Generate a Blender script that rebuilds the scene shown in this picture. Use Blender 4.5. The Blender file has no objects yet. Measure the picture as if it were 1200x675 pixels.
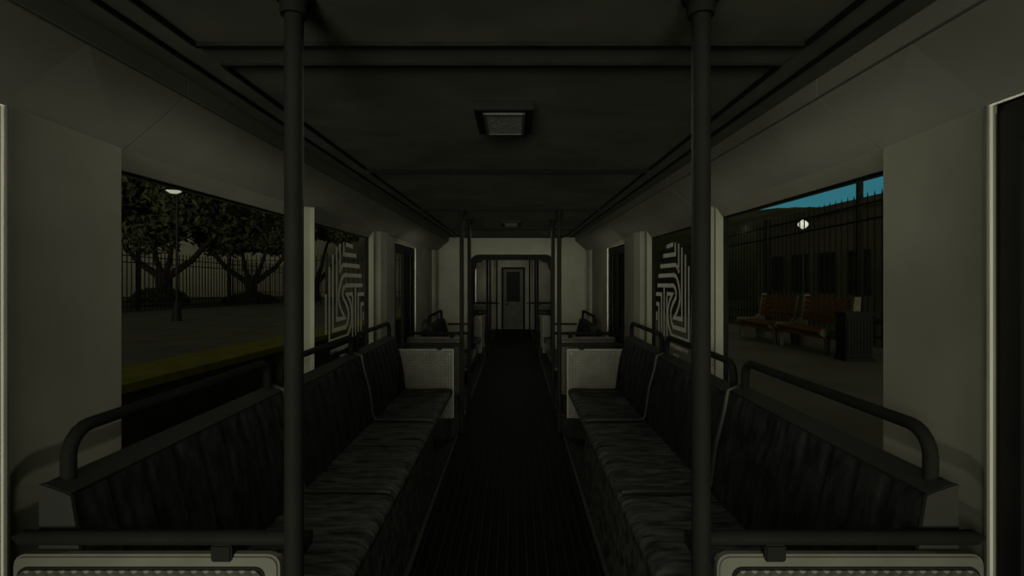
import bpy, bmesh, math, random
from mathutils import Vector, Matrix
random.seed(7)
PI = math.pi
sc = bpy.context.scene
COL = sc.collection
EYE = 1.54                      # camera height above the car floor
W = 1.25                        # inner half width of the car
CEIL = EYE + .66

# ------------------------------------------------------------------ materials
def newmat(name):
    m = bpy.data.materials.new(name); m.use_nodes = True
    nt = m.node_tree; b = nt.nodes['Principled BSDF']
    return m, nt, b
def mottled(name, c1, c2, scale=3.0, rough=.6, metal=0., bump=0., bscale=40., detail=6, spec=.5):
    m, nt, b = newmat(name)
    tc = nt.nodes.new('ShaderNodeTexCoord'); n = nt.nodes.new('ShaderNodeTexNoise')
    n.inputs['Scale'].default_value = scale; n.inputs['Detail'].default_value = detail
    r = nt.nodes.new('ShaderNodeValToRGB')
    r.color_ramp.elements[0].position = .35; r.color_ramp.elements[1].position = .68
    r.color_ramp.elements[0].color = (*c1, 1); r.color_ramp.elements[1].color = (*c2, 1)
    nt.links.new(tc.outputs['Object'], n.inputs['Vector'])
    nt.links.new(n.outputs['Fac'], r.inputs['Fac']); nt.links.new(r.outputs['Color'], b.inputs['Base Color'])
    b.inputs['Roughness'].default_value = rough; b.inputs['Metallic'].default_value = metal
    b.inputs['Specular IOR Level'].default_value = spec
    if bump:
        n2 = nt.nodes.new('ShaderNodeTexNoise'); n2.inputs['Scale'].default_value = bscale
        bp = nt.nodes.new('ShaderNodeBump'); bp.inputs['Strength'].default_value = bump; bp.inputs['Distance'].default_value = .01
        nt.links.new(tc.outputs['Object'], n2.inputs['Vector']); nt.links.new(n2.outputs['Fac'], bp.inputs['Height'])
        nt.links.new(bp.outputs['Normal'], b.inputs['Normal'])
    return m
def emit(name, col, s):
    m, nt, b = newmat(name)
    b.inputs['Base Color'].default_value = (*col, 1)
    b.inputs['Emission Color'].default_value = (*col, 1); b.inputs['Emission Strength'].default_value = s
    return m
def plate_mat(name, c1, c2, dots=55., strength=.8):
    """diamond plate: rows of small raised lozenges"""
    m, nt, b = newmat(name)
    tc = nt.nodes.new('ShaderNodeTexCoord')
    mp = nt.nodes.new('ShaderNodeMapping'); mp.inputs['Rotation'].default_value = (0, PI/4, 0)
    mp.inputs['Scale'].default_value = (dots, dots, dots)
    sp = nt.nodes.new('ShaderNodeSeparateXYZ')
    nt.links.new(tc.outputs['Object'], mp.inputs['Vector']); nt.links.new(mp.outputs['Vector'], sp.inputs['Vector'])
    def sn(out):
        k = nt.nodes.new('ShaderNodeMath'); k.operation = 'SINE'; nt.links.new(out, k.inputs[0]); return k.outputs[0]
    mu = nt.nodes.new('ShaderNodeMath'); mu.operation = 'MULTIPLY'
    nt.links.new(sn(sp.outputs['X']), mu.inputs[0]); nt.links.new(sn(sp.outputs['Z']), mu.inputs[1])
    r = nt.nodes.new('ShaderNodeValToRGB')
    r.color_ramp.elements[0].position = .25; r.color_ramp.elements[0].color = (*c1, 1)
    r.color_ramp.elements[1].position = .7; r.color_ramp.elements[1].color = (*c2, 1)
    nt.links.new(mu.outputs[0], r.inputs['Fac'])
    n = nt.nodes.new('ShaderNodeTexNoise'); n.inputs['Scale'].default_value = 7
    nt.links.new(tc.outputs['Object'], n.inputs['Vector'])
    mx = nt.nodes.new('ShaderNodeMix'); mx.data_type = 'RGBA'; mx.blend_type = 'MULTIPLY'; mx.inputs['Factor'].default_value = .55
    nt.links.new(r.outputs['Color'], mx.inputs['A']); nt.links.new(n.outputs['Fac'], mx.inputs['B'])
    nt.links.new(mx.outputs['Result'], b.inputs['Base Color'])
    bp = nt.nodes.new('ShaderNodeBump'); bp.inputs['Strength'].default_value = strength; bp.inputs['Distance'].default_value = .004
    nt.links.new(mu.outputs[0], bp.inputs['Height']); nt.links.new(bp.outputs['Normal'], b.inputs['Normal'])
    b.inputs['Metallic'].default_value = .0; b.inputs['Roughness'].default_value = .45
    return m
def glass_mat(name, tint, gloss=.04):
    m, nt, b = newmat(name); nt.nodes.remove(b)
    t = nt.nodes.new('ShaderNodeBsdfTransparent'); t.inputs['Color'].default_value = (*tint, 1)
    g = nt.nodes.new('ShaderNodeBsdfGlossy'); g.inputs['Roughness'].default_value = .08; g.inputs['Color'].default_value = (.6, .6, .55, 1)
    mx = nt.nodes.new('ShaderNodeMixShader'); mx.inputs['Fac'].default_value = gloss
    nt.links.new(t.outputs[0], mx.inputs[1]); nt.links.new(g.outputs[0], mx.inputs[2])
    nt.links.new(mx.outputs[0], nt.nodes['Material Output'].inputs['Surface'])
    return m

M = {}
M['wall'] = mottled('grimy_cream_wall', (0.1688, 0.1719, 0.1313), (0.2313, 0.2325, 0.1812), 2.2, .75, detail=8, spec=.2)
M['cove'] = mottled('grimy_cove_panel', (0.1969, 0.1997, 0.1631), (0.2588, 0.2616, 0.2137), 1.6, .8, detail=8, spec=.2)
M['ceiling'] = mottled('dark_ceiling_panel', (0.0938, 0.1000, 0.0750), (0.1469, 0.1531, 0.1187), 3.5, .85, detail=9, spec=.15)
M['band'] = mottled('ceiling_band', (0.0975, 0.1024, 0.0804), (0.1268, 0.1316, 0.1048), 5, .8, spec=.15)
M['seam'] = mottled('black_seam', (0.0075, 0.0075, 0.0063), (0.0137, 0.0137, 0.0112), 9, .8, spec=.1)
M['steel'] = mottled('dark_painted_steel', (0.0069, 0.0075, 0.0056), (0.0095, 0.0101, 0.0077), 6, .8, spec=.12)
M['divider'] = mottled('worn_divider_steel', (0.0164, 0.0169, 0.0140), (0.0234, 0.0244, 0.0197), 9, .5, spec=.3)
M['frame'] = mottled('seat_frame_paint', (0.0187, 0.0200, 0.0156), (0.0250, 0.0263, 0.0206), 4, .7, spec=.2)
M['fabric'] = mottled('quilted_black_vinyl', (.010, .010, .011), (.028, .028, .026), 34, .75, bump=.35, bscale=60, spec=.15)
M['fabric_seat'] = mottled('quilted_worn_vinyl', (.014, .014, .014), (.068, .068, .062), 26, .7, bump=.35, bscale=60, spec=.2)
for mm, c1, c2 in (('fabric_seat', (.009, .009, .009), (.078, .078, .071)), ('fabric', (.004, .004, .005), (.022, .022, .020))):
    nt_ = M[mm].node_tree; n_ = [x for x in nt_.nodes if x.type == 'TEX_NOISE' and not x.outputs[0].links[0].to_node.type == 'BUMP'][0]
    mp_ = nt_.nodes.new('ShaderNodeMapping'); mp_.inputs['Scale'].default_value = (.35, 1.7, .35) if mm == 'fabric_seat' else (.3, .9, .3)
    tc_ = [x for x in nt_.nodes if x.type == 'TEX_COORD'][0]
    nt_.links.new(tc_.outputs['Object'], mp_.inputs[0]); nt_.links.new(mp_.outputs[0], n_.inputs['Vector'])
    r_ = [x for x in nt_.nodes if x.type == 'VALTORGB'][0]
    r_.color_ramp.elements[0].color = (*c1, 1); r_.color_ramp.elements[1].color = (*c2, 1)
M['plate'] = plate_mat('diamond_plate', (0.1275, 0.1290, 0.1013), (0.3900, 0.3900, 0.3225), 320)
M['plate_big'] = plate_mat('coarse_diamond_plate', (0.0625, 0.0638, 0.0500), (0.2125, 0.2125, 0.1750), 150)
M['board'] = mottled('panel_board_paint', (0.0854, 0.0866, 0.0656), (0.1116, 0.1129, 0.0886), 6, .6, spec=.25)
M['moulding'] = mottled('pale_moulding', (0.2375, 0.2406, 0.1938), (0.2875, 0.2906, 0.2375), 6, .6, spec=.25)
M['lens_frame'] = mottled('lens_frame', (0.0625, 0.0625, 0.0562), (0.0813, 0.0813, 0.0719), 6, .6, spec=.2)
M['floor'] = mottled('speckled_dark_floor', (0.0096, 0.0096, 0.0080), (0.0480, 0.0480, 0.0400), 30, .8, spec=.1)
M['rubber'] = mottled('black_ribbed_rubber', (0.0019, 0.0019, 0.0019), (0.0056, 0.0056, 0.0056), 30, .75, spec=.08)
nt_ = M['rubber'].node_tree; b_ = nt_.nodes['Principled BSDF']        # ridge tops worn grey
tc_ = nt_.nodes.new('ShaderNodeTexCoord'); sp_ = nt_.nodes.new('ShaderNodeSeparateXYZ'); nt_.links.new(tc_.outputs['Object'], sp_.inputs[0])
mr_ = nt_.nodes.new('ShaderNodeMapRange'); nt_.links.new(sp_.outputs['Z'], mr_.inputs[0])
for i_, v_ in ((1, .009), (2, .0125), (3, .25), (4, 3.0)): mr_.inputs[i_].default_value = v_
vm_ = nt_.nodes.new('ShaderNodeVectorMath'); vm_.operation = 'SCALE'; l_ = b_.inputs['Base Color'].links[0].from_socket
nt_.links.new(l_, vm_.inputs[0]); nt_.links.new(mr_.outputs[0], vm_.inputs['Scale']); nt_.links.new(vm_.outputs[0], b_.inputs['Base Color'])
M['skirt'] = mottled('mottled_seat_skirt', (0.0138, 0.0138, 0.0115), (0.0690, 0.0690, 0.0598), 16, .8, spec=.1)
M['curb'] = mottled('curb_strip', (0.0281, 0.0281, 0.0238), (0.0438, 0.0438, 0.0363), 20, .6, spec=.2)
M['strip'] = mottled('bright_door_strip', (.84, .82, .70), (.90, .88, .76), 8, .38, metal=.45, spec=.5)
M['door_black'] = mottled('black_door_leaf', (0.0031, 0.0031, 0.0031), (0.0056, 0.0056, 0.0050), 5, .7, spec=.2)
M['door_grey'] = mottled('grey_cab_door', (0.0594, 0.0612, 0.0488), (0.0781, 0.0800, 0.0650), 5, .6, spec=.2)
M['glass'] = glass_mat('window_glass', (.88, .90, .86), .005)
M['dark_glass'] = glass_mat('dark_door_glass', (.30, .30, .28), .03)
M['gasket'] = mottled('black_gasket', (0.0037, 0.0037, 0.0037), (0.0063, 0.0063, 0.0056), 9, .7, spec=.1)
M['decal'] = mottled('frosted_white_decal', (0.5952, 0.5952, 0.5088), (0.7104, 0.7104, 0.6048), 12, .8, spec=.1)
M['lens'] = mottled('lamp_lens', (0.2250, 0.2250, 0.2026), (0.3450, 0.3450, 0.3150), 26, .4, bump=.4, bscale=60)
M['housing'] = mottled('lamp_housing', (0.0063, 0.0063, 0.0050), (0.0100, 0.0100, 0.0081), 9, .6, spec=.1)
M['bolt'] = mottled('bolt_metal', (0.1000, 0.1000, 0.0813), (0.1375, 0.1375, 0.1125), 9, .4, metal=.3)
# outside
M['concrete'] = mottled('platform_concrete', (.058, .058, .048), (.082, .082, .068), .8, .9, detail=9, spec=.1)
M['concrete_lifted'] = mottled('lightened_platform_concrete', (.090, .090, .075), (.125, .125, .105), .8, .9, detail=9, spec=.1)  # copy of the platform concrete, colour lightened to offset shade from car and fence
M['yellow'] = mottled('yellow_platform_edge', (.080, .076, .004), (.12, .115, .009), 3, .85, spec=.1)
M['pwall'] = mottled('platform_side_wall', (.014, .014, .012), (.026, .026, .022), 2, .9, spec=.1)
M['ballast'] = mottled('track_ballast', (.010, .010, .009), (.022, .021, .018), 9, .95, bump=.6, bscale=14, spec=.05)
M['rail'] = mottled('rail_steel', (.03, .028, .025), (.05, .048, .042), 9, .5, metal=.4)
M['lawn'] = mottled('dry_lawn', (.030, .034, .016), (.048, .050, .026), 1.2, .95, spec=.05)
M['fence'] = mottled('black_iron', (.006, .006, .005), (.011, .011, .009), 8, .6, spec=.15)
M['bark'] = mottled('dark_bark', (.008, .007, .005), (.018, .015, .011), 6, .9, spec=.05)
M['leaf'] = mottled('dark_olive_leaves', (0.0260, 0.0286, 0.0143), (0.0390, 0.0416, 0.0195), .4, .8, spec=.1)
M['shrub'] = mottled('dark_shrub_leaves', (.010, .012, .006), (.024, .026, .012), 3, .8, spec=.1)
M['beige'] = mottled('weathered_beige_facade', (.090, .088, .066), (.115, .112, .084), .15, .9, detail=9, spec=.05)
M['tower'] = mottled('dark_teal_facade', (.012, .024, .028), (.020, .036, .042), .3, .5, spec=.2)
M['twin'] = mottled('dark_teal_windows', (.020, .050, .060), (.03, .065, .078), .5, .3, spec=.3)
M['brown'] = mottled('dark_brown_building', (0.0825, 0.0780, 0.0570), (0.1275, 0.1200, 0.0900), .35, .9, spec=.05)
M['hill'] = mottled('dark_green_hill', (.018, .022, .012), (.030, .034, .020), .2, .95, spec=.05)
M['brick'] = mottled('red_brown_slats', (.090, .040, .012), (.140, .066, .021), 9, .7, spec=.15)
M['bench_end'] = mottled('pale_bench_frame', (0.0825, 0.0825, 0.0600), (0.1125, 0.1125, 0.0825), 6, .8, spec=.1)
M['bin'] = mottled('black_bin', (.005, .005, .005), (.010, .010, .010), 16, .6, spec=.15)
M['lampglow'] = emit('glowing_white_lamp', (.75, .74, .68), .75)
M['lampglow_dim'] = emit('glowing_street_lamp', (.45, .45, .40), .45)

# ------------------------------------------------------------------ mesh helpers
class MB:
    def __init__(s): s.bm = bmesh.new()
    def box(s, x0, x1, y0, y1, z0, z1, bev=0):
        if x0 > x1: x0, x1 = x1, x0
        r = bmesh.ops.create_cube(s.bm, size=1)['verts']
        for v in r:
            v.co = Vector(((x0+x1)/2+v.co.x*(x1-x0), (y0+y1)/2+v.co.y*(y1-y0), (z0+z1)/2+v.co.z*(z1-z0)))
        if bev:
            es = {e for v in r for e in v.link_edges}
            bmesh.ops.bevel(s.bm, geom=list(es), offset=bev, segments=2, affect='EDGES')
        return s
    def prism(s, pts, axis, a, b):
        """closed polygon pts (u,v) extruded along an axis from a to b"""
        def P(u, v, t):
            return {'y': (u, t, v), 'x': (t, u, v), 'z': (u, v, t)}[axis]
        A = [s.bm.verts.new(P(u, v, a)) for u, v in pts]; B = [s.bm.verts.new(P(u, v, b)) for u, v in pts]
        n = len(pts)
        for i in range(n):
            j = (i+1) % n; s.bm.faces.new((A[i], A[j], B[j], B[i]))
        s.bm.faces.new(A[::-1]); s.bm.faces.new(B)
        return s
    def tube(s, path, r, seg=12, cap=True, radii=None):
        path = [Vector(p) for p in path]; n = len(path); rings = []
        up = None
        for i, p in enumerate(path):
            if i == 0: t = path[1]-p
            elif i == n-1: t = p-path[i-1]
            else: t = (path[i+1]-p).normalized()+(p-path[i-1]).normalized()
            t.normalize()
            if up is None:
                up = Vector((0, 0, 1)) if abs(t.z) < .9 else Vector((1, 0, 0))
            a = t.cross(up)
            if a.length < 1e-4: a = t.cross(Vector((0, 1, 0)))
            a.normalize(); b = a.cross(t).normalized(); up = b
            rr = radii[i] if radii else r
            rings.append([s.bm.verts.new(p+a*math.cos(2*PI*k/seg)*rr+b*math.sin(2*PI*k/seg)*rr) for k in range(seg)])
        for i in range(n-1):
            for k in range(seg):
                l = (k+1) % seg
                s.bm.faces.new((rings[i][k], rings[i][l], rings[i+1][l], rings[i+1][k]))
        if cap:
            s.bm.faces.new(rings[0][::-1]); s.bm.faces.new(rings[-1])
        return s
    def lathe(s, prof, c, seg=16):
        """prof = [(r,z)...] about a vertical axis at c=(x,y)"""
        rings = [[s.bm.verts.new((c[0]+r*math.cos(2*PI*k/seg), c[1]+r*math.sin(2*PI*k/seg), z)) for k in range(seg)] for r, z in prof]
        for i in range(len(prof)-1):
            for k in range(seg):
                l = (k+1) % seg
                s.bm.faces.new((rings[i][k], rings[i][l], rings[i+1][l], rings[i+1][k]))
        s.bm.faces.new(rings[0][::-1]); s.bm.faces.new(rings[-1])
        return s
    def quad(s, a, b, c, d):
        s.bm.faces.new([s.bm.verts.new(p) for p in (a, b, c, d)]); return s
    def grid(s, f, nu, nv):
        V = [[s.bm.verts.new(f(i/nu, j/nv)) for j in range(nv+1)] for i in range(nu+1)]
        for i in range(nu):
            for j in range(nv): s.bm.faces.new((V[i][j], V[i+1][j], V[i+1][j+1], V[i][j+1]))
        return s
    def build(s, name, mat, parent=None, loc=None, smooth=False, mirror=False):
        if mirror:
            for v in s.bm.verts: v.co.x = -v.co.x
        bmesh.ops.recalc_face_normals(s.bm, faces=s.bm.faces)
        me = bpy.data.meshes.new(name)
        if parent is not None: off = Vector(parent['_w'])
        elif loc == 'base':
            vs = s.bm.verts; xs = [v.co.x for v in vs]; ys = [v.co.y for v in vs]; zs = [v.co.z for v in vs]
            off = Vector(((min(xs)+max(xs))/2, (min(ys)+max(ys))/2, min(zs)))
        else: off = Vector((0, 0, 0))
        own = off
        for v in s.bm.verts: v.co -= off
        s.bm.to_mesh(me); s.bm.free()
        if smooth:
            me.polygons.foreach_set('use_smooth', [True]*len(me.polygons))
            try: me.set_sharp_from_angle(angle=math.radians(40))
            except Exception: pass
        me.materials.append(M[mat] if isinstance(mat, str) else mat)
        o = bpy.data.objects.new(name, me); COL.objects.link(o)
        if parent is not None: o.parent = parent
        else: o.location = off
        o['_w'] = tuple(own)
        return o
def thing(name, loc, label, cat, group=None):
    o = bpy.data.objects.new(name, None); o.empty_display_size = .1; COL.objects.link(o)
    o.location = loc; o['_w'] = tuple(loc); tag(o, label, cat, group); return o
def tag(o, label, cat, group=None, kind=None):
    o['label'] = label; o['category'] = cat
    if group: o['group'] = group
    if kind: o['kind'] = kind
    return o
def struct(o, label=None):
    o['kind'] = 'structure'
    if label: o['label'] = label
    return o
def kids(o): return [c for c in COL.objects if c.parent == o]
def dup(root, dloc=(0, 0, 0), rz=0, label=None, group=None):
    """copy a thing, its parts and their sub-parts"""
    ks = kids(root)
    r = root.copy(); COL.objects.link(r)
    r.location = Vector(root.location)+Vector(dloc); r.rotation_euler = (0, 0, rz)
    if label: r['label'] = label
    if group: r['group'] = group
    for ch in ks:
        gs = kids(ch)
        c = ch.copy(); COL.objects.link(c); c.parent = r
        for g in gs:
            d = g.copy(); COL.objects.link(d); d.parent = c
    return r
def arc(c, r, a0, a1, n=6):
    return [(c[0]+r*math.cos(a0+(a1-a0)*i/n), c[1]+r*math.sin(a0+(a1-a0)*i/n)) for i in range(n+1)]

# ------------------------------------------------------------------ car shell
Y0, YB, YE = -.5, 8.45, 15.15          # open front, gangway bulkhead, end wall
# floor
struct(MB().box(-1.35, 1.35, Y0, YE+.1, -.12, 0).build('floor', 'floor'), 'dark speckled car floor')
WB, WT = .88, EYE+.364                 # window sill, window head
CB = EYE+.42                           # cove bottom
WIN = [(1.68, 3.08), (3.20, 4.68)]
DT = EYE+.375
def car_wall(side, nm):
    m = MB(); a, b = W, W+.07
    def seg(y0, y1, z0=0., z1=CB+.02): m.box(side*a, side*b, y0, y1, z0, z1)
    seg(1.30, 1.68)
    for y0, y1 in WIN:
        m.box(side*(a+.045), side*(b+.045), y0, y1, 0, WB)
        m.prism([(side*(a+.002), CB+.02), (side*(a+.002), CB+.001), (side*(a+.042), WT), (side*(b+.045), WT), (side*(b+.045), CB+.02)], 'y', y0, y1)
    seg(3.08, 3.20); seg(4.68, 5.52); seg(5.52, 6.65, DT, CB+.02); seg(6.65, YB+.4)
    seg(YB+.4, 11.0); seg(11.0, 12.6, 0, WB); seg(11.0, 12.6, WT, CB+.02); seg(12.6, YE)
    # wall above the near door
    m.box(side*(a+.012), side*b, Y0, 1.30, EYE+.437, EYE+.5)
    struct(m.build(nm, 'wall'), 'grimy cream side wall of the car with window openings')
car_wall(-1, 'wall_left'); car_wall(1, 'wall_right')
# half-round pilasters standing between windows and doors
n = 1
for side in (-1, 1):
    for y0, y1 in ((3.10, 3.19), (4.76, 5.10), (7.98, 8.22)):
        pts = [(side*(W+.005), y0), (side*(W-.035), y0+.04), (side*(W-.06), y0+(y1-y0)*.5), (side*(W-.05), y1-.03), (side*(W+.005), y1)]
        struct(MB().prism(pts, 'z', 0, CB+.01).build('trim_%d' % n, 'wall'), 'pale wall pilaster'); n += 1
# cove panels: sloping between side wall and ceiling
for side in (-1, 1):
    def cov(ya, yb, zb, xi=0.):
        m = MB(); rows = []
        for y, z_ in ((ya, zb), (yb, CB if ya > 1.2 else zb)):
            pts = [(W+.004, z_), (W+.07, z_), (W+.07, CEIL+.06), (1.04, CEIL+.06), (1.04, EYE+.598), (1.045, EYE+.595)]
            rows.append([m.bm.verts.new((side*x, y, z)) for x, z in pts])
        for i in range(6):
            j = (i+1) % 6; m.bm.faces.new((rows[0][i], rows[0][j], rows[1][j], rows[1][i]))
        m.bm.faces.new(rows[0][::-1]); m.bm.faces.new(rows[1])
        return m
    for ya, yb, zb in ((Y0, 1.30, EYE+.437), (1.30, 1.69, EYE+.437), (1.694, 3.35, CB), (3.354, 5.3, CB), (5.304, YB, CB), (YB+.02, YE, CB)):
        struct(cov(ya, yb, zb).build('trim_%d' % n, 'cove'), 'sloping cove panel'); n += 1
    # side band: flat outer strip of the ceiling and its drop lip
    m = MB().prism([(side*.95, CEIL+.05), (side*.95, CEIL-.004), (side*1.042, CEIL-.004), (side*1.042, EYE+.592), (side*1.052, EYE+.592), (side*1.052, CEIL+.05)], 'y', Y0, YE)
    struct(m.build('trim_%d' % n, 'band'), 'ceiling side band'); n += 1
    m = MB()
    m.box(side*.945, side*.957, Y0, YE, CEIL-.010, CEIL+.01)
    for ya, yb in ((Y0, 1.432), (1.583, 3.09), (3.18, 4.89), (4.99, 6.99), (7.07, 8.19)): m.box(side*.852, side*.862, ya, yb, CEIL-.013, CEIL+.01)
    struct(m.build('trim_%d' % n, 'seam'), 'black ceiling seam'); n += 1
struct(MB().box(-1.05, 1.05, Y0, YE, CEIL, CEIL+.06).build('ceiling', 'ceiling'), 'dark mottled car ceiling')
# raised frame ribs across the ceiling
for ya, yb in ((1.45, 1.565), (3.10, 3.17), (4.90, 4.98), (7.0, 7.06), (8.2, YB)):
    struct(MB().box(-.858, .858, ya, yb, CEIL-.006, CEIL+.01).build('trim_%d' % n, 'band'), 'ceiling cross band'); n += 1
    w = .006 if ya > 2 else .011
    m = MB().box(-.86, .86, yb, yb+w*1.6, CEIL-.012, CEIL+.01); m.box(-.86, .86, ya-w*1.6, ya, CEIL-.012, CEIL+.01)
    struct(m.build('trim_%d' % n, 'seam'), 'black cross seam'); n += 1
# gangway bulkhead (opening with chamfered upper corners)
OPX, OPZ = .645, EYE+.29
def bulk(y, y2, opx, opz, nm, mt, cham=.1):
    m = MB(); H = CEIL+.03
    m.box(-W-.02, -opx, y, y2, 0, H); m.box(opx, W+.02, y, y2, 0, H); m.box(-opx, opx, y, y2, opz, H)
    for s in (-1, 1): m.prism([(s*opx, opz), (s*(opx-cham), opz), (s*opx, opz-cham)], 'y', y, y2)
    return m.build(nm, mt)
struct(bulk(YB, YB+.10, OPX, OPZ, 'wall_middle', 'wall'), 'cream bulkhead with gangway opening')
m = MB(); r = .035                        # gangway arch tube frame
path = [(-.665, YB-.03, 0), (-.665, YB-.03, EYE+.22)]
path += [(x, YB-.03, z) for x, z in arc((-.545, EYE+.22), .12, PI, PI/2, 5)][1:]
path += [(x, YB-.03, z) for x, z in arc((.545, EYE+.22), .12, PI/2, 0, 5)] + [(.665, YB-.03, 0)]
m.tube(path, r, 10)
g = m.build('trim_%d' % n, 'steel', smooth=True); struct(g, 'dark rounded arch frame around the gangway opening'); n += 1
m = MB()
for s in (-1, 1): m.prism([(s*.64, EYE+.30), (s*.47, EYE+.30), (s*.50, EYE+.25), (s*.58, EYE+.235), (s*.60, EYE+.14), (s*.64, EYE+.10)], 'y', YB-.05, YB+.02)
m.box(-.55, .55, YB-.045, YB+.02, EYE+.285, EYE+.35)
struct(m.build('trim_%d' % n, 'steel'), 'dark corner brackets of the gangway arch'); n += 1
# side bands on bulkhead: shallow groove lines
m = MB()
for s in (-1, 1):
    m.box(s*.70, s*1.2, YB-.004, YB+.01, EYE+.05, EYE+.056); m.box(s*.70, s*1.2, YB-.004, YB+.01, EYE-.42, EYE-.414)
struct(m.build('trim_%d' % n, 'cove'), 'fine panel joint on the bulkhead'); n += 1
# end wall with the cab door
DX, DZ = .33, EYE+.28
m = MB(); H = CEIL+.03
m.box(-W-.02, -DX, YE, YE+.1, 0, H); m.box(DX, W+.02, YE, YE+.1, 0, H); m.box(-DX, DX, YE, YE+.1, DZ, H)
struct(m.build('wall_end', 'wall'), 'cream end wall of the rear car section')
d = struct(MB().box(-DX+.04, -.2, YE+.02, YE+.07, 0, DZ-.04).box(.2, DX-.04, YE+.02, YE+.07, 0, DZ-.04)
    .box(-.2, .2, YE+.02, YE+.07, 0, EYE-.72).box(-.2, .2, YE+.02, YE+.07, EYE+.165, DZ-.04).build('door_5', 'door_grey'), 'grey cab door with a tall narrow window')
d['_w'] = (0, 0, 0)
MB().box(-.2, .2, YE+.04, YE+.05, EYE-.72, EYE+.165).build('door_window', 'door_black', d)
m = MB().tube([(-.22, YE+.01, EYE-.80), (-.14, YE+.01, EYE-.80)], .015, 8); m.box(-.235, -.215, YE, YE+.03, EYE-.83, EYE-.77)
m.build('door_handle', 'steel', d)
m = MB().box(-DX-.02, -DX+.02, YE-.02, YE+.06, 0, DZ).box(DX-.02, DX+.02, YE-.02, YE+.06, 0, DZ).box(-DX-.02, DX+.02, YE-.02, YE+.06, DZ-.02, DZ+.02)
m.build('door_frame', 'steel', d)
struct(MB().box(-W-.02, W+.02, YE+.1, YE+.16, 0, CEIL+.03).build('trim_%d' % n, 'door_black'), 'added black backing blocking sky light behind the cab door'); n += 1  # unseen panel added so no sky glows through the door gaps
# dark cab window left of the end door
wn = struct(MB().box(-1.22, -1.12, YE-.012, YE+.004, EYE-.95, EYE+.26).build('window_5', 'door_black'), 'narrow black window on the end wall'); wn['_w'] = (0, 0, 0)
MB().box(-1.12, -1.095, YE-.02, YE+.004, EYE-.9, EYE+.26).build('window_frame', 'strip', wn)

# ------------------------------------------------------------------ doors at the sides
def side_door(side, y0, y1, top, nm, lab, glassy):
    a, b = side*(W+.010), side*(W+.045); mid = (y0+y1)/2
    m = MB().box(side*(W+.015), side*(W+.07), y0-.0, y0+.02, 0, top).box(side*(W+.015), side*(W+.07), y0, y1, top-.02, top)
    d = struct(m.build(nm, 'door_black'), lab)
    for k, (p, q) in enumerate(((y0+.02, mid-.004), (mid+.004, y1-.012))):
        lf = MB().box(a, b, p, p+.06, .03, top-.02).box(a, b, q-.06, q, .03, top-.02).box(a, b, p+.06, q-.06, .03, .45).box(a, b, p+.06, q-.06, top-.10, top-.02).build('door_leaf', 'door_black', d)
        lf['_w'] = (0, 0, 0)
        MB().box((a+b)/2-.003, (a+b)/2+.003, p+.06, q-.06, .45, top-.10).build('door_pane', 'glass' if (glassy and k == 0) else 'dark_glass', lf)
        MB().box(a-side*.006, a, q-.012 if k == 0 else p, q if k == 0 else p+.012, .03, top-.03).build('rubber_edge', 'gasket', lf)
    MB().box(side*(W-.0065), side*(W+.001), y1-.010, y1-.002, 0, top).box(side*(W-.002), side*(W+.003), y0, y1, top-.002, top+.003).build('door_strip', 'strip', d)
    MB().box(side*(W-.0115), side*(W-.0065), y1-.006, y1+.001, 0, top).build('seal_strip', 'board', d)
    return d
side_door(-1, -.48, 1.296, EYE+.432, 'door_1', 'black folding door with a bright edge strip, near left', False)
side_door(1, -.48, 1.306, EYE+.436, 'door_2', 'black folding door with a bright edge strip, near right', False)
side_door(-1, 5.52, 6.65, DT, 'door_3', 'black folding door beyond the left windows', True)
side_door(1, 5.62, 6.65, DT, 'door_4', 'black folding door beyond the right windows', False)
MB_ = MB().box(W, W+.07, 5.50, 5.63, 0, DT+.01)
struct(MB_.build('trim_%d' % n, 'wall'), 'jamb of the far right door'); n += 1

# ------------------------------------------------------------------ windows with gaskets; a striped round logo on the second pair
LOGO = [[(4.081, .242), (3.91, .253)], [(4.172, .174), (3.859, .174), (3.859, .264)],
 [(4.254, .091), (3.853, .094), (3.808, .074), (3.768, .035)], [(3.779, .248), (3.779, .056)],
 [(4.31, .012), (3.887, .018), (3.83, .0), (3.79, -.04), (3.76, -.095), (3.75, -.159), (3.768, -.202), (3.808, -.247), (3.887, -.306), (3.708, -.306), (3.708, .216)],
 [(4.339, -.068), (3.905, -.062), (3.86, -.082), (3.84, -.115), (3.843, -.15), (3.915, -.2), (3.965, -.25), (3.975, -.30), (3.953, -.344), (3.91, -.378), (3.631, -.378), (3.631, .161)],
 [(4.076, -.130), (3.93, -.130), (4.0, -.178), (4.045, -.248), (4.05, -.32), (4.025, -.381), (3.985, -.42), (3.939, -.45), (3.561, -.45), (3.561, .076)],
 [(4.146, -.073), (4.146, -.476)], [(4.072, -.143), (4.072, -.472)], [(4.382, -.142), (4.218, -.140), (4.218, -.523)],
 [(4.376, -.225), (4.296, -.225), (4.296, -.497)], [(4.359, -.291), (4.359, -.363)], [(3.494, -.117), (3.494, -.392)],
 [(4.076, -.506), (4.076, -.593)], [(3.994, -.603), (3.994, -.525), (3.578, -.527)], [(3.922, -.594), (3.775, -.589)]]
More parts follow.
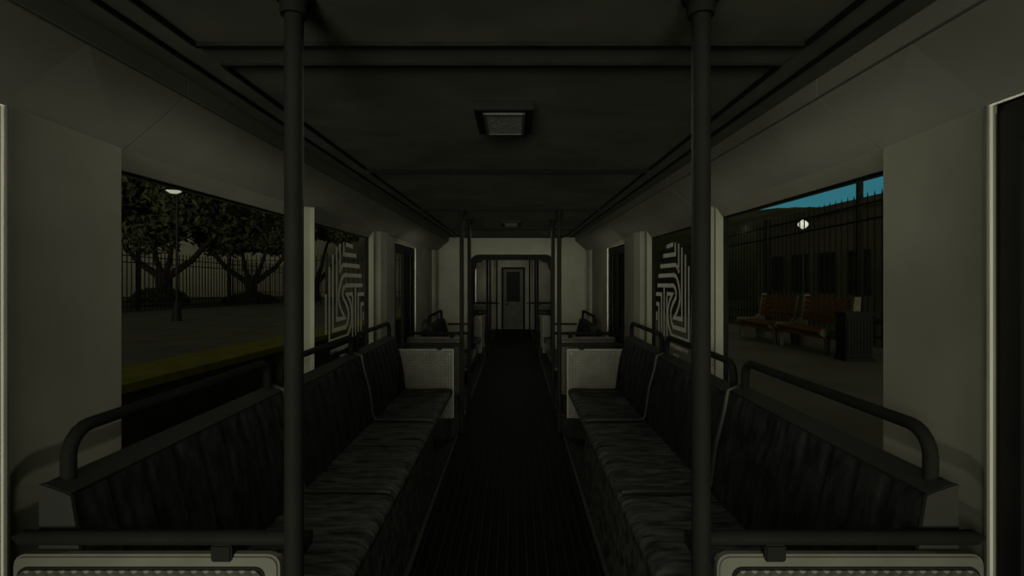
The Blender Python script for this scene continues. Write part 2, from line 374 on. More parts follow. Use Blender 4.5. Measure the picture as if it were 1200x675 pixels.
def stroke(m, pts, x, w):
    pts = [Vector(p) for p in pts]; nn = len(pts); L = []; R = []
    for i, p in enumerate(pts):
        t1 = (p-pts[i-1]).normalized() if i else (pts[1]-p).normalized()
        t2 = (pts[i+1]-p).normalized() if i < nn-1 else t1
        n1 = Vector((-t1.y, t1.x)); n2 = Vector((-t2.y, t2.x)); b = n1+n2
        b = b.normalized() if b.length > 1e-3 else n1
        k = w/2/max(.35, b.dot(n1)); L.append(p+b*k); R.append(p-b*k)
    for i in range(nn-1):
        m.quad(*[(x, q.x, EYE+q.y) for q in (L[i], R[i], R[i+1], L[i+1])])
k = 1
for side, nm in ((-1, 'left'), (1, 'right')):
    for wi, (y0, y1) in enumerate(WIN):
        x = side*(W+.06); m = MB(); g = .014 if wi == 0 else .03
        gg = .012
        m.box(side*(W+.048), side*(W+.07), y0, y0+gg, WB, WT).box(side*(W+.046), side*(W+.07), y1-g, y1, WB, WT)
        m.box(side*(W+.044), side*(W+.066), y0, y1, WT-.006, WT).box(side*(W+.045), side*(W+.07), y0, y1, WB, WB+.015)
        wd = struct(m.build('window_%d' % k, 'gasket'), '%s %s side window in a black rubber gasket' % ('near' if wi == 0 else 'far', nm)); k += 1
        wd['_w'] = (0, 0, 0)
        MB().box(x-.001, x+.001, y0+.005, y1-.005, WB+.005, WT-.005).build('window_pane', 'glass', wd)
        if wi == 1:
            m = MB()
            for s_ in LOGO: stroke(m, [(q[0]*1.045, q[1]*1.045) for q in s_], side*(W+.056), .033)
            dc = m.build('window_logo', 'decal', wd); dc['label'] = 'round maze-like logo of pale stripes on the glass'

# ------------------------------------------------------------------ aisle runner and kerb strips
rn = thing('aisle_runner', (0, 3.9, 0), 'black ribbed rubber runner down the middle of the aisle', 'floor mat')
NR = 19; RW = .505
pts = []
for i in range(NR):
    x = -RW+2*RW*i/NR; w = 2*RW/NR
    pts += [(x, .004), (x+w*.30, .004), (x+w*.40, .013), (x+w*.60, .013), (x+w*.70, .004)]
pts += [(RW, .006), (RW, .0005), (-RW, .0005)]
MB().prism(pts, 'y', .2, YE-.05).build('ribbed_mat', 'rubber', rn)
for s in (-1, 1):
    MB().prism([(s*.505, 0), (s*.535, 0), (s*.535, .010), (s*.525, .016), (s*.505, .016)], 'y', .2, YE-.05).build('edge_strip', 'curb', rn)

# ------------------------------------------------------------------ benches
def bench(ya, yb, dz, label, group, cap, div, rail=True, dt=0., skirt=False):
    """left-hand geometry is made on +x; 'side' is applied by turning the copy"""
    t = thing('bench_seat', (0, (ya+yb)/2, 0), label, 'bench', group)
    E = EYE+dz; ST = E-1.062
    L = yb-ya; nch = max(3, round(L/.14))
    def groove(v):
        f = (v*nch) % 1.0
        return min(1., (min(f, 1-f)/.14))**.7
    # seat cushion
    prof = [(1.02, ST), (.9, ST-.004), (.75, ST-.003), (.62, ST), (.585, ST-.004), (.562, ST-.014), (.55, ST-.032), (.552, ST-.05), (.57, ST-.06), (1.02, ST-.06)]
    nrm = [(0, 1), (0, 1), (0, 1), (0, 1), (-.3, 1), (-.7, .7), (-1, 0), (-.8, -.5), (0, -.5), (0, -.5)]
    NV = nch*10
    def cushion(prof, nrm, d):
        m = MB(); rows = []
        for j in range(NV+1):
            v = j/NV; q = (groove(v)-1)*d
            rows.append([m.bm.verts.new((x+nx*q, ya+.004+v*(L-.008), z+nz*q)) for (x, z), (nx, nz) in zip(prof, nrm)])
        k = len(prof)
        for j in range(NV):
            for i in range(k):
                l = (i+1) % k; m.bm.faces.new((rows[j][i], rows[j][l], rows[j+1][l], rows[j+1][i]))
        m.bm.faces.new(rows[0]); m.bm.faces.new(rows[-1][::-1]); return m
    cushion(prof, nrm, .012).build('seat', 'fabric_seat', t, smooth=True)
    # backrest cushion
    E += dt; zt = E-.557
    pb = [(1.005, ST+.002), (1.018, ST+.12), (1.042, ST+.27), (1.083, zt-.06), (1.095, zt-.012), (1.108, zt), (1.13, zt), (1.05, ST+.002)]
    nb = [(-1, 0), (-1, .1), (-1, .1), (-1, .1), (-1, .4), (-.3, .8), (0, 0), (0, 0)]
    cushion(pb, nb, .016).build('backrest', 'fabric', t, smooth=True)
    # steel back frame and ledge behind the cushion
    fr = [(1.094, E-.552), (1.104, E-.547), (1.163, E-.526), (1.168, E-.530), (1.168, ST-.02), (1.06, ST-.02), (1.125, E-.60)]
    MB().prism(fr, 'y', ya, yb).build('back_frame', 'frame', t)
    if cap:
        cp = [(1.168, E-.526), (1.106, E-.547), (1.088, E-.556), (1.066, E-.69), (1.02, ST+.1), (1.0, ST-.03), (1.168, ST-.03)]
        MB().prism(cp, 'y', ya-.006, ya+.004).build('end_cap', 'frame', t)
    # steel seat pan and brackets
    MB().prism([(.60, ST-.062), (1.246, ST-.062), (1.246, ST-.10), (1.1, ST-.09), (.62, ST-.072)], 'y', ya+.01, yb-.01).build('seat_pan', 'frame', t)
    if skirt:
        MB().prism([(.566, ST-.062), (.585, ST-.062), (.560, 0), (.541, 0)], 'y', ya+.004, yb-.004).build('skirt', 'skirt', t)
    for yy in (ya+L*.25, ya+L*.75):
        MB().prism([(.70, ST-.075), (1.246, ST-.085), (1.246, ST-.36), (1.2, ST-.36)], 'y', yy-.012, yy+.012).build('support_bracket', 'frame', t)
    # grab rail looping over the ledge
    if rail:
        a, b, z0, z1, X = ya+.058, yb-.07, E-.545, E-.408, 1.148
        rr = .07
        p = [(X, a, z0), (X, a, z1-rr)]+[(X, y, z) for y, z in arc((a+rr, z1-rr), rr, PI, PI/2, 5)][1:]
        p += [(X, y, z) for y, z in arc((b-rr, z1-rr), rr, PI/2, 0, 5)]+[(X, b, z0)]
        MB().tube(p, .0185, 10).build('grab_rail', 'steel', t, smooth=True)
    if div:
        p = [(1.15, yb-.016, E-.535), (1.088, yb-.016, E-.555), (1.070, yb-.016, E-.66), (1.03, yb-.016, ST+.24), (1.008, yb-.016, ST+.06), (.99, yb-.016, ST+.018), (.95, yb-.016, ST+.012), (.62, yb-.016, ST+.012), (.565, yb-.016, ST+.006)]
        MB().tube(p, .0145, 8).build('divider_rail', 'divider', t, smooth=True)
    return t
def mirrored(src, label):
    """the same bench across the aisle: mirrored mesh data, same part list"""
    r = src.copy(); COL.objects.link(r); r['label'] = label
    for ch in kids(src):
        c = ch.copy(); c.data = ch.data.copy(); COL.objects.link(c)
        c.data.transform(Matrix.Scale(-1, 4, (1, 0, 0))); c.data.flip_normals(); c.parent = r
        for g in kids(ch):
            d = g.copy(); d.data = g.data.copy(); COL.objects.link(d)
            d.data.transform(Matrix.Scale(-1, 4, (1, 0, 0))); d.data.flip_normals(); d.parent = c
    return r
gB = 'black quilted benches along the side walls'
for ya, yb, dz, la, cap, div in (
    (1.306, 2.53, 0, 'black quilted bench nearest the camera on the %s wall, behind the near tread-plate partition', True, True),
    (2.53, 3.79, 0, 'black quilted bench, middle one of the three along the %s windows', False, True),
    (3.79, 4.92, 0, 'black quilted bench ending at the speckled metal partition on the %s side', False, False),
    (7.03, 8.38, -.11, 'short black bench on the %s side beyond the doors, against the bulkhead', True, False)):
    b = bench(ya, yb, dz, la % 'right', gB, cap, div, dt=-.025 if ya > 2 else 0., skirt=ya < 3)
    mirrored(b, la % 'left')
b = bench(8.62, 9.14, -.0, 'black seat just inside the gangway on the right, in the rear section', gB, True, False, False)
mirrored(b, 'black seat just inside the gangway on the left, in the rear section')
b = bench(11.3, 13.05, 0, 'farthest black bench on the right, near the end wall', gB, True, False)
mirrored(b, 'farthest black bench on the left, near the end wall')

# ------------------------------------------------------------------ partitions
def bolt_at(m, x, y, z, r=.018, d=-1):
    m.tube([(x, y, z), (x, y+d*.006, z)], r, 10); m.tube([(x, y+d*.006, z), (x, y+d*.011, z)], r*.55, 8)
def partition(y, facing, label, big):
    """facing 'door': rimmed board with an inset plate; 'bench': full plate towards the camera"""
    t = thing('partition_panel', (.87, y, .18), label, 'partition', 'tread-plate partitions beside the doors')
    x0, x1 = .545, 1.21
    def rplate(m, a, b, c, d, r, yy0, yy1):
        pts = arc((b-r, d-r), r, 0, PI/2, 4)+arc((a+r, d-r), r, PI/2, PI, 4)+arc((a+r, c+r), r, PI, 1.5*PI, 4)+arc((b-r, c+r), r, 1.5*PI, 2*PI, 4)
        m.prism(pts, 'y', yy0, yy1)
    m = MB(); rplate(m, x0, x1, EYE-1.36, EYE-.690, .03 if facing == 'door' else .006, y-.014, y+.014)
    bmesh.ops.bevel(m.bm, geom=[e for e in m.bm.edges if abs(e.verts[0].co.y-e.verts[1].co.y) < 1e-5], offset=.006, segments=3, affect='EDGES')
    m.build('board', 'board', t, smooth=True)
    pm = 'plate_big' if big else 'plate'
    if facing == 'door':
        m = MB(); rplate(m, x0+.034, x1-.016, EYE-1.33, EYE-.718, .025, y-.017, y-.010); m.build('shadow_gasket', 'seam', t)
        m = MB(); rplate(m, x0+.040, x1-.022, EYE-1.325, EYE-.724, .022, y-.022, y-.012); tp = m.build('tread_plate', pm, t)
        m = MB(); rplate(m, x0+.004, x1-.004, EYE-1.35, EYE-.702, .01, y+.012, y+.018); m.build('tread_plate', 'plate', t)
        bx = (x0+.075, x1-.06); bz = (EYE-.752, EYE-1.29); by = y-.022
    else:
        m = MB(); rplate(m, x0+.008, x1-.004, EYE-1.355, EYE-.702, .008, y-.019, y-.012); tp = m.build('tread_plate', 'plate', t)
        m = MB(); m.box(x0+.002, x0+.009, y-.02, y-.010, EYE-1.355, EYE-.700).box(x0+.002, x1, y-.02, y-.010, EYE-.702, EYE-.695); m.build('edge_moulding', 'moulding', t)
        m = MB(); rplate(m, x0+.03, x1-.03, EYE-1.33, EYE-.72, .02, y+.012, y+.018); m.build('tread_plate', pm, t)
        bx = (x0+.04, .985); bz = (EYE-.735, EYE-1.33); by = y-.019
    for X in bx:
        for Z in bz:
            m = MB(); bolt_at(m, X, by, Z, .016 if big else .010); m.build('bolt', 'bolt', tp, smooth=True)
    # grab bar above the board, pointed at the wall end
    yb = y-.005; zb = EYE-.65
    m = MB().tube([(.47, yb, zb), (1.19, yb, zb), (1.216, yb, zb)], .018, 10, radii=[.018, .018, .003]); gb = m.build('grab_bar', 'steel', t, smooth=True)
    m = MB().box(.66, .712, yb-.016, yb+.016, EYE-.705, EYE-.662, .004); m.build('bar_bracket', 'steel', gb)
    # legs carrying the board
    for X in (x0+.05, x1-.05):
        m = MB().box(X-.02, X+.02, y-.012, y+.012, 0, EYE-1.355); m.build('leg', 'steel', t)
    return t
for y, f, la, big in ((1.285, 'door', 'tread-plate partition with a rounded rim at the bottom %s of the picture', True),
    (4.95, 'bench', 'speckled tread-plate partition closing the row of %s benches', False),
    (5.95, 'door', 'pale rimmed partition beyond the %s door vestibule', False),
    (9.18, 'bench', 'small speckled partition seen through the gangway on the %s', False),
    (9.95, 'door', 'rimmed partition behind the small speckled one through the gangway on the %s', False),
    (13.1, 'bench', 'farthest partition on the %s, near the end wall', False)):
    b = partition(y, f, la % 'right', big); mirrored(b, la % 'left')
    COL.objects[-1]
for o in list(COL.objects):          # mirrored roots keep +x location: put them across the aisle
    if o.name.startswith('partition_panel') and o.type == 'EMPTY' and ' left' in o['label']:
        o.location.x = -o.location.x

# ------------------------------------------------------------------ grab poles
def pole(y, label):
    x = .479
    t = thing('grab_pole', (x, y, 0), label, 'pole', 'dark vertical grab poles beside the aisle')
    pt = MB().tube([(x, y, .03), (x, y, CEIL-.01)], .0215, 16).build('pole_tube', 'steel', t, smooth=True)
    MB().lathe([(.030, CEIL-.045), (.032, CEIL-.04), (.032, CEIL-.012), (.045, CEIL-.006), (.045, CEIL+.001)], (x, y), 18).build('ceiling_collar', 'steel', pt, smooth=True)
    MB().lathe([(.042, .0165), (.042, .024), (.03, .032), (.03, .045)], (x, y), 18).build('floor_collar', 'steel', pt, smooth=True)
    zb = EYE-.65
    MB().box(x-.016, x+.016, y+.016, y+.075, zb-.016, zb+.016, .004).build('bar_clamp', 'steel', pt)
    return t
for y, la in ((1.205, 'thick dark grab pole nearest the camera, %s of the aisle'),
    (5.03, 'dark grab pole beside the speckled partition, %s of the aisle'),
    (5.87, 'dark grab pole just before the rimmed partition past the doors, %s of the aisle'),
    (9.76, 'slim dark grab pole seen through the gangway, %s of the aisle'),
    (10.9, 'thin second grab pole seen through the gangway, %s of the aisle'),
    (15.0, 'thinnest dark pole against the end wall, %s of the cab door')):
    p = pole(y, la % 'right'); q = mirrored(p, la % 'left'); q.location.x = -.479
# rails fixed across the bulkhead and the end wall
for y, x0, x1, la in ((YB-.05, .70, 1.06, 'thin dark rail fixed across the bulkhead, %s of the gangway'), (YE-.05, .40, 1.09, 'thin dark rail fixed to the end wall, %s of the cab door')):
    z = EYE-.765
    t = thing('wall_rail', ((x0+x1)/2, y, z), la % 'right', 'rail', 'thin rails on the cross walls')
    MB().tube([(x0, y, z), (x1, y, z)], .014, 8).build('rail_tube', 'steel', t, smooth=True)
    for X in (x0+.03, x1-.03): MB().box(X-.012, X+.012, y, y+.052, z-.012, z+.012).build('rail_bracket', 'steel', t)
    q = mirrored(t, la % 'left'); q.location.x = -q.location.x

# ------------------------------------------------------------------ ceiling lamps
def lamp(yc, label):
    t = thing('ceiling_lamp', (0, yc, CEIL-.04), label, 'lamp', 'square ceiling lamps down the middle of the car')
    w, l = .112, .17
    m = MB()
    m.prism([(yc-l, CEIL), (yc+l, CEIL), (yc+l, CEIL-.018), (yc+l-.02, CEIL-.037), (yc-l+.004, CEIL-.037), (yc-l, CEIL-.034)], 'x', -w, w)
    m.build('lamp_housing', 'housing', t)
    m = MB()
    m.prism([(-.075, yc-.135), (.075, yc-.135), (.070, yc+.135), (-.070, yc+.135)], 'z', CEIL-.042, CEIL-.034)
    ln = m.build('lamp_lens', 'lens', t)
    m = MB()
    for a, b, c, d in ((-.080, .080, yc-.141, yc-.131), (-.078, .078, yc+.128, yc+.138), (-.080, -.070, yc-.141, yc+.138), (.070, .080, yc-.141, yc+.138)):
        m.box(a, b, c, d, CEIL-.045, CEIL-.034)
    m.build('lens_frame', 'lens_frame', ln)
    return t
l0 = lamp(2.08, 'square ceiling lamp in a black housing, nearest the camera')
dup(l0, (0, 4.0, 0), 0, 'small square ceiling lamp far down the car before the bulkhead')
dup(l0, (0, 8.6, 0), 0, 'ceiling lamp in the rear section beyond the gangway')

# ------------------------------------------------------------------ outside
CX = .04
def gz(y): return EYE-1.25-.0217*y        # the street slopes gently away under the car
def slab(name, mat, x0, x1, y0, y1, dz=0, th=.3, label=None):
    m = MB(); n_ = 24
    P = []
    for i in range(n_+1):
        y = y0+(y1-y0)*i/n_
        P.append([(x0, y, gz(y)+dz), (x1, y, gz(y)+dz), (x1, y, gz(y)+dz-th), (x0, y, gz(y)+dz-th)])
    V = [[m.bm.verts.new(p) for p in r] for r in P]
    for i in range(n_):
        for k in range(4):
            l = (k+1) % 4; m.bm.faces.new((V[i][k], V[i][l], V[i+1][l], V[i+1][k]))
    m.bm.faces.new(V[0]); m.bm.faces.new(V[-1][::-1])
    o = m.build(name, mat); struct(o, label); return o
slab('ground_track', 'ballast', -5.06, 1.5, -6, 90, -1.05, .3, 'dark ballast beside the car')
slab('platform_left', 'concrete', -20.3, -6.2, -6, 80, 0, 1.2, 'concrete platform across the track')
slab('platform_edge_left', 'yellow', -6.2, -5.02, -6, 80, .003, .12, 'yellow warning edge of the platform across the track')
slab('platform_side_left', 'pwall', -6.19, -5.06, -6, 80, -.11, 1.1, 'dark side wall of the platform')
slab('lawn_left', 'lawn', -90, -20.3, -6, 110, .02, 1.2, 'rough lawn behind the fence')
slab('platform_right', 'concrete_lifted', 1.55, 7.7, -6, 80, 0, 1.2, 'concrete platform beside the car')
slab('ground_right', 'lawn', 7.7, 60, -6, 90, -.02, 1.2, 'ground behind the right fence')
for x in (-2.4, -3.85):
    t = thing('track_rail', (x, 20, gz(20)-1.05), 'steel rail on the ballast, %s of the pair' % ('nearer' if x > -3 else 'farther'), 'rail', 'track rails')
    m = MB(); pr = [(x-.06, 0), (x+.06, 0), (x+.06, .02), (x+.015, .03), (x+.015, .10), (x+.035, .11), (x+.035, .14), (x-.035, .14), (x-.035, .11), (x-.015, .10), (x-.015, .03), (x-.06, .02)]
    A = [m.bm.verts.new((u, -4, gz(-4)-1.05+v)) for u, v in pr]; B = [m.bm.verts.new((u, 60, gz(60)-1.05+v)) for u, v in pr]
    for i in range(len(pr)):
        j = (i+1) % len(pr); m.bm.faces.new((A[i], A[j], B[j], B[i]))
    m.bm.faces.new(A[::-1]); m.bm.faces.new(B); m.build('rail_profile', 'rail', t)

def fence(p0, p1, npost, h, spacing, rails, label, pw=.09, bw=.016, post_h=None, t0=0.):
    """iron picket fence: posts, rails, pickets with pointed tips"""
    p0 = Vector(p0); p1 = Vector(p1); d = p1-p0; L = d.length; u = d/L
    t = thing('picket_fence', (p0.x, p0.y, gz(p0.y)), label, 'fence', 'black picket fences')
    m = MB(); nb = int(L/spacing)
    for i in range(nb+1):
        p = p0+u*(i*spacing); z = gz(p.y)
        m.tube([(p.x, p.y, z+.06), (p.x, p.y, z+h-.10), (p.x, p.y, z+h)], bw, 4, radii=[bw, bw, .002])
    m.build('picket_run', 'fence', t)
    for zr in rails:
        m = MB(); q = []
        for i in range(9):
            p = p0+u*(L*i/8); q.append((p.x, p.y, gz(p.y)+zr))
        m.tube(q, .026, 4).build('rail', 'fence', t)
    for i in range(npost):
        p = p0+u*(L*(t0+(1-t0)*i/max(1, npost-1))); z = gz(p.y); ph = (post_h or h)+.05
        m = MB().box(p.x-pw/2, p.x+pw/2, p.y-pw/2, p.y+pw/2, z-.02, z+ph)
        m.prism([(p.x-pw*.65, z+ph), (p.x+pw*.65, z+ph), (p.x+pw*.65, z+ph+.02), (p.x, z+ph+.08), (p.x-pw*.65, z+ph+.02)], 'y', p.y-pw*.65, p.y+pw*.65)
        m.build('post', 'fence', t)
    return t
fence((-20.45, 10), (-20.6, 46), 5, 3.4, .33, (3.0, 2.65, .25, .55), 'tall black picket fence with posts behind the left platform, before the trees', .17, .034)
fence((-20.4, 36.6), (-6.4, 36.6), 3, 3.68, .33, (3.25, 1.0), 'black picket fence across the far end of the left platform', .16, .034)
fence((7.5, 4.8), (7.5, 45.8), 9, 3.30, .215, (3.05, 2.71, .55, .25), 'tall black picket fence close behind the orange benches', .14, .017, post_h=3.2)

def tree(x, y, zb, sc_, r, zc, rz, seed, label, branches):
    rnd = random.Random(seed)
    t = thing('broadleaf_tree', (x, y, zb), label, 'tree', 'dark trees behind the left fence')
    m = MB()
    fork = zb+1.7*sc_
    m.tube([(x, y, zb-.2), (x+.02, y, zb+.7*sc_), (x, y, fork)], .4, 8, radii=[.62*sc_, .42*sc_, .46*sc_])
    for bx, by, bz, br in branches:
        e = Vector((x+bx, y+by, zb+bz)); s0 = Vector((x+bx*.04, y, fork-.35*sc_)); md = s0.lerp(e, .5)+Vector((bx*.08, 0, -.15))
        m.tube([s0, md, e, e+Vector((bx*.35, by*.3, 1.2))], .2, 7, radii=[br*1.3, br*.9, br*.65, br*.3])
    m.build('trunk', 'bark', t, smooth=True)
    m = MB()
    blobs = []
    for i in range(26):
        a = rnd.random()*2*PI; q = math.sqrt(rnd.random()); hz = rnd.uniform(-1, 1)
        blobs.append((x+math.cos(a)*q*r*.8*math.sqrt(max(.1, 1-hz*hz*.7)), y+math.sin(a)*q*r*.6, zc+hz*rz*.75, rnd.uniform(.26, .42)*r))
    for bx, by, bz, br in blobs:
        for k in range(950):
            v = Vector((rnd.gauss(0, 1), rnd.gauss(0, 1), rnd.gauss(0, 1))).normalized()*br*rnd.uniform(.3, 1.0)
            v.z *= .62
            c = Vector((bx, by, bz))+v; s_ = rnd.uniform(.10, .19)*sc_
            a = Vector((rnd.gauss(0, 1), rnd.gauss(0, 1), rnd.gauss(0, 1))).normalized(); b = a.cross(Vector((rnd.gauss(0, 1), rnd.gauss(0, 1), rnd.gauss(0, 1)))).normalized()
            m.bm.faces.new([m.bm.verts.new(c+a*s_*1.4), m.bm.verts.new(c+b*s_*.6), m.bm.verts.new(c-a*s_*1.4), m.bm.verts.new(c-b*s_*.6)])
    m.build('foliage', 'leaf', t)
tree(-26.0, 38, gz(38)+.35, 1.25, 6.2, 5.9+.9, 3.0, 3, 'dark spreading tree with forked trunk, left one behind the fence', [(-3.2, 0, 4.4, .22), (-1.2, .5, 4.6, .2), (.9, -.3, 4.6, .2), (3.4, .2, 4.6, .24)])
tree(-22.6, 44, gz(44)+.1, 1.15, 5.6, 6.4, 2.9, 8, 'dark spreading tree with forked trunk, right one behind the fence', [(-3.6, 0, 4.6, .22), (-1.0, .4, 4.4, .2), (1.4, -.2, 4.4, .2), (3.4, 0, 4.6, .22)])
tree(-19.5, 50, gz(50)+.1, 1.15, 5.0, 7.4, 2.4, 12, 'third dark tree whose outer twigs reach into the second left window', [(-2.6, 0, 5.2, .22), (1.0, .4, 5.2, .2), (3.0, 0, 5.6, .2)])
def shrub(x, y, zb, rx, rz, seed, label):
    rnd = random.Random(seed); t = thing('shrub', (x, y, zb), label, 'shrub', 'dark shrubs round the tree trunks')
    m = MB()
    for k in range(2600):
        a = rnd.random()*2*PI; q = math.sqrt(rnd.random())*rx; z = zb+rz*math.sqrt(max(0, 1-(q/rx)**2))*rnd.uniform(.2, 1)
        c = Vector((x+math.cos(a)*q, y+math.sin(a)*q*.7, z)); s_ = rnd.uniform(.08, .16)
        a_ = Vector((rnd.gauss(0, 1), rnd.gauss(0, 1), rnd.gauss(0, 1))).normalized(); b_ = a_.orthogonal().normalized()
        m.bm.faces.new([m.bm.verts.new(c+a_*s_*1.4), m.bm.verts.new(c+b_*s_*.6), m.bm.verts.new(c-a_*s_*1.4), m.bm.verts.new(c-b_*s_*.6)])
    m.build('foliage', 'shrub', t)
    MB().tube([(x, y, zb-.1), (x, y, zb+rz*.5), (x+.2, y, zb+rz*.8)], .06, 6, radii=[.08, .06, .03]).build('stem', 'bark', t)
shrub(-25.9, 37.4, gz(38)+.2, 2.0, 1.15, 4, 'low dark shrub round the foot of the left tree')
shrub(-22.4, 43.4, gz(44)+.0, 2.3, .9, 5, 'low dark shrub round the foot of the right tree')

# street lamp on the left platform
X, Y = -12.95, 19.7; z0 = gz(Y)
t = thing('street_lamp', (X, Y, z0), 'slim street lamp with flared base and lit head on the left platform', 'street lamp')
MB().lathe([(.19, z0-.01), (.17, z0+.06), (.13, z0+.45), (.11, z0+.66), (.06, z0+.72)], (X, Y), 12).build('flared_base', 'fence', t, smooth=True)
MB().tube([(X, Y, z0+.6), (X, Y, z0+4.93)], .05, 10, radii=[.055, .04]).build('pole', 'fence', t, smooth=True)
MB().prism([(X-.34, z0+4.98), (X-.28, z0+5.05), (X+.30, z0+5.02), (X+.36, z0+4.96), (X+.12, z0+4.91), (X-.12, z0+4.91)], 'y', Y-.16, Y+.16).build('lamp_head', 'fence', t)
MB().prism([(X-.31, z0+4.99), (X-.26, z0+5.02), (X+.26, z0+4.99), (X+.30, z0+4.93), (X+.12, z0+4.86), (X-.12, z0+4.88)], 'y', Y-.20, Y-.15).build('lamp_lens', 'lampglow_dim', t)

# globe lamp behind the right fence
X, Y = CX+338*22/600, 22; zc = EYE+(325-263)*22/600; z0 = gz(Y)
t = thing('globe_lamp', (X, Y, z0), 'glowing white globe lamp on a post behind the right fence', 'lamp')
MB().lathe([(.03+.2*math.sin(PI*i/10)*.9, zc-.2+.4*i/10) for i in range(11)], (X, Y), 16).build('globe', 'lampglow', t, smooth=True)
MB().tube([(X, Y, z0), (X, Y, zc-.18)], .04, 8).build('pole', 'fence', t)
MB().lathe([(.12, z0), (.12, z0+.1), (.07, z0+.4), (.05, z0+.42)], (X, Y), 10).build('base', 'fence', t)

# utility pole with wires, right
X, Y = 14.6, 21.6; z0 = gz(Y)-.02
t = thing('utility_pole', (X, Y, z0), 'grey utility pole with wires rising above the right fence against the sky', 'pole')
MB().tube([(X, Y, z0), (X, Y, z0+9)], .13, 10, radii=[.16, .12]).build('mast', 'bark', t, smooth=True)
MB().tube([(X-.1, Y, z0+7.05), (X+1.8, Y-2.6, z0+6.2), (X+8, Y-10, z0+4.2)], .04, 6).build('wire', 'fence', t)
MB().tube([(X-.1, Y, z0+8.0), (X+2.2, Y-3.2, z0+7.4), (X+8, Y-10, z0+6.6)], .03, 6).build('wire', 'fence', t)
MB().box(X-.9, X+.9, Y-.06, Y+.06, z0+8.1, z0+8.25).build('crossarm', 'bark', t)

# buildings and hill
def building(x0, x1, y0, y1, h, mat, label, wins=None, wm='twin', name='building'):
    z0 = gz(y1)-.5; t = thing(name, ((x0+x1)/2, (y0+y1)/2, z0), label, 'building')
    MB().box(x0, x1, y0, y1, z0, z0+h).build('wall', mat, t)
    MB().box(x0-.15, x1+.15, y0-.15, y1+.15, z0+h-.35, z0+h+.05).build('roof', mat, t)
    if wins:
        for a, b, c, d in wins:
            w = MB().box(a, b, y0-.06, y0+.05, z0+c, z0+d).build('window', wm, t); w['_w'] = t['_w']
    return t
building(-66, -10, 75, 90, 13.0, 'beige', 'long low pale grey-beige building far behind the left trees')
ws = []
for i in range(5):
    for j in range(5): ws.append((-82+i*2.7, -80+i*2.7, 14+j*3.6, 16.4+j*3.6))
building(-86, -68.3, 95, 104, 33, 'tower', 'dark teal office block above the trees at the left window corner', ws)
t = building(15.6, 26, 16, 33, 5.95, 'brown', 'low dark brown building behind the right fence')
for k in range(6): MB().box(15.54, 15.66, 17.5+k*2.4, 19+k*2.4, gz(33)+1.2, gz(33)+3.2).build('window', 'pwall', t)
t = thing('hill', (40, 70, gz(70)), 'rounded dark green hill under the sky, far right outside', 'hill')
m = MB()
def hf(u, v):
    a = v*2*PI; q = u
    return (40+math.cos(a)*q*36, 70+math.sin(a)*q*16, gz(70)-1+13.0*math.cos(min(1, q)*PI/2)**.7+.35*math.sin(7*a+9*u))
m.grid(hf, 14, 40); m.build('hill_ground', 'hill', t, smooth=True)

# platform benches facing the track
def pbench(yn, label):
    L = 1.72; X = 6.3; z = gz(yn+L/2)-.01
    t = thing('platform_bench', (X-.2, yn+L/2, z), label, 'bench', 'red-brown slatted benches on the right platform')
    for k in range(5):      # slatted back
        z1 = z+.58+k*.105
        MB().box(X-.02+k*.012, X+.005+k*.012, yn+.08, yn+L-.08, z1, z1+.085).build('back_slat', 'brick', t)
    for k in range(5):
        x1 = X-.10-k*.105
        MB().box(x1-.085, x1, yn+.08, yn+L-.08, z+.46-k*.004, z+.49-k*.004).build('seat_slat', 'brick', t)
    m = MB().box(X-.56, X-.02, yn+.10, yn+L-.10, z+.34, z+.455); m.build('seat_beam', 'brick', t)
    for yy in (yn, yn+L-.08):
        pr = [(X+.10, z), (X+.10, z+.5), (X+.14, z+1.12), (X+.02, z+1.12), (X-.04, z+.62), (X-.16, z+.52), (X-.60, z+.52), (X-.62, z+.42), (X-.54, z+.36), (X-.12, z+.34), (X-.08, z)]
        MB().prism(pr, 'y', yy, yy+.08).build('end_frame', 'bench_end', t)
    for yy in (yn+.03, yn+L-.05):
        MB().prism([(X-.50, z), (X-.44, z), (X-.42, z+.38), (X-.52, z+.38)], 'y', yy-.03, yy+.03).build('leg', 'bench_end', t)
    return t
pbench(9.45, 'red-brown slatted bench with pale end frames, nearer one behind the black bin')
pbench(11.35, 'red-brown slatted bench with pale end frames, farther one on the right platform')
# litter bin
X, Y = 5.97, 8.95; z = gz(Y)
t = thing('litter_bin', (X, Y, z), 'black square litter bin with mesh sides on the right platform', 'bin')
MB().box(X-.23, X+.23, Y-.15, Y+.15, z+.05, z+.78, .012).build('bin_body', 'bin', t)
MB().box(X-.25, X+.25, Y-.17, Y+.17, z+.78, z+.84, .012).build('bin_lid', 'bin', t)
MB().box(X-.25, X+.25, Y-.17, Y+.17, z-.01, z+.06).build('base', 'bin', t)
for k in range(8): MB().box(X-.205+k*.055, X-.18+k*.055, Y-.162, Y-.15, z+.12, z+.72).build('side_slat', 'fence', t)
X, Y = 6.75, 8.9; z = gz(Y)
t = thing('ticket_post', (X, Y, z), 'slim dark post machine standing right of the black bin', 'machine')
MB().box(X-.13, X+.22, Y-.1, Y+.15, z-.01, z+1.05, .01).build('cabinet', 'pwall', t)
MB().box(X-.10, X-.04, Y-.115, Y-.098, z+.42, z+.50).build('label_plate', 'bench_end', t)

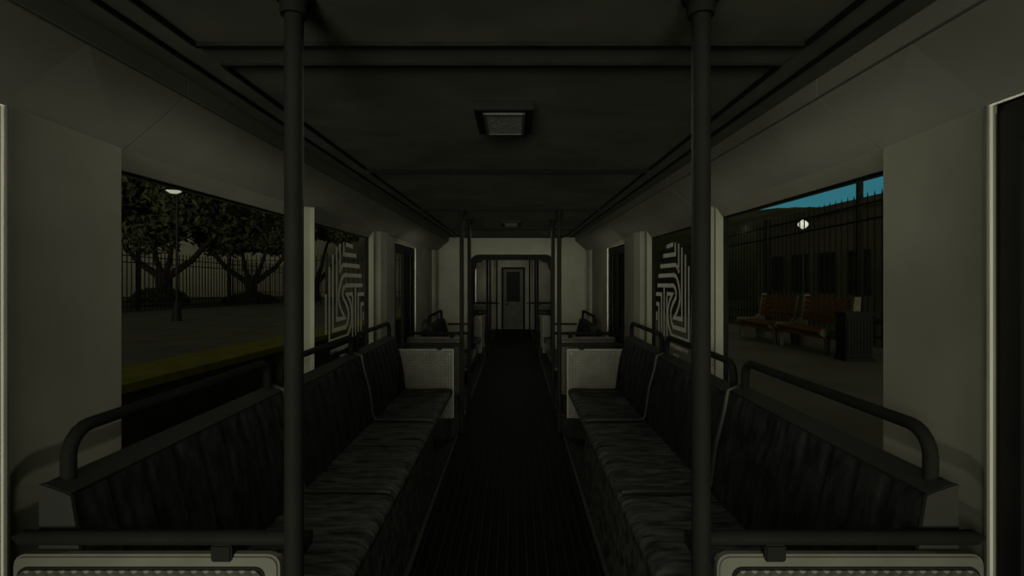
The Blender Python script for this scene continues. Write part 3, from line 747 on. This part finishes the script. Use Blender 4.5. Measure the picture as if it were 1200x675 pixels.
# ------------------------------------------------------------------ world, light, camera
w = bpy.data.worlds.new('sky'); sc.world = w; w.use_nodes = True
nt = w.node_tree; bg = nt.nodes['Background']
tc = nt.nodes.new('ShaderNodeTexCoord'); sp = nt.nodes.new('ShaderNodeSeparateXYZ')
nt.links.new(tc.outputs['Generated'], sp.inputs[0])
def mr(out, a, b, c, d):
    k = nt.nodes.new('ShaderNodeMapRange'); k.interpolation_type = 'SMOOTHSTEP'
    for i_, v in ((1, a), (2, b), (3, c), (4, d)): k.inputs[i_].default_value = v
    nt.links.new(out, k.inputs[0]); return k.outputs[0]
mu = nt.nodes.new('ShaderNodeMath'); mu.operation = 'MULTIPLY'
mu2 = nt.nodes.new('ShaderNodeMath'); mu2.operation = 'MULTIPLY'
nt.links.new(mr(sp.outputs['Z'], .215, .27, 1, 0), mu.inputs[0]); nt.links.new(mr(sp.outputs['X'], .38, .46, 0, 1), mu2.inputs[0]); nt.links.new(mr(sp.outputs['Y'], .45, .6, 0, 1), mu2.inputs[1])
nt.links.new(mu2.outputs[0], mu.inputs[1])
mx = nt.nodes.new('ShaderNodeMix'); mx.data_type = 'RGBA'
mx.inputs['A'].default_value = (.100, .098, .072, 1); mx.inputs['B'].default_value = (.034, .180, .245, 1)   # dusk cloud / teal break
nt.links.new(mu.outputs[0], mx.inputs['Factor']); nt.links.new(mx.outputs['Result'], bg.inputs[0])
bg.inputs[1].default_value = 1

def sun(name, d, e, col, ang):
    l = bpy.data.lights.new(name, 'SUN'); l.energy = e; l.color = col; l.angle = ang
    o = bpy.data.objects.new(name, l); COL.objects.link(o); o.rotation_euler = Vector(d).to_track_quat('-Z', 'Y').to_euler(); o.location = (0, -3, 3); return o
sun('low_sun', (.03, 1, .03), 1.84, (1, .98, .80), math.radians(22))
def area(name, loc, d, sx, sy, e, col):
    l = bpy.data.lights.new(name, 'AREA'); l.shape = 'RECTANGLE'; l.size = sx; l.size_y = sy; l.energy = e; l.color = col
    o = bpy.data.objects.new(name, l); COL.objects.link(o); o.location = loc; o.rotation_euler = Vector(d).to_track_quat('-Z', 'Y').to_euler(); return o
area('front_fill', (-.75, -1.5, 1.55), (.6, 1, .05), 1.2, 1.2, 17.6, (1, .98, .84))  # added fill behind the camera, set left to brighten the right wall
for y, e in ((-1.9, 14.4), (2.08, 14.4), (6.08, 14.4), (10.7, 14.4), (14.0, 6.4)):      # downward fill at the ceiling lamps; first and last added without a fixture
    l = bpy.data.lights.new('ceiling_fill', 'SPOT'); l.energy = e; l.color = (1, .98, .82); l.spot_size = math.radians(179); l.spot_blend = .05; l.shadow_soft_size = .10
    o = bpy.data.objects.new('ceiling_fill', l); COL.objects.link(o); o.location = (0, y, CEIL-.06)

cd = bpy.data.cameras.new('camera'); cd.lens = 18; cd.sensor_width = 36; cd.clip_start = .02; cd.clip_end = 500
cd.shift_x = -3/1200; cd.shift_y = -12.5/1200
cam = bpy.data.objects.new('camera', cd); COL.objects.link(cam)
cam.location = (CX, 0, EYE); cam.rotation_euler = (PI/2, 0, 0)
sc.camera = cam
for o in COL.objects:
    if '_w' in o: del o['_w']
sc.view_settings.view_transform = 'Standard'; sc.view_settings.look = 'None'
sc.view_settings.exposure = 0; sc.view_settings.gamma = 1; sc.view_settings.use_curve_mapping = False
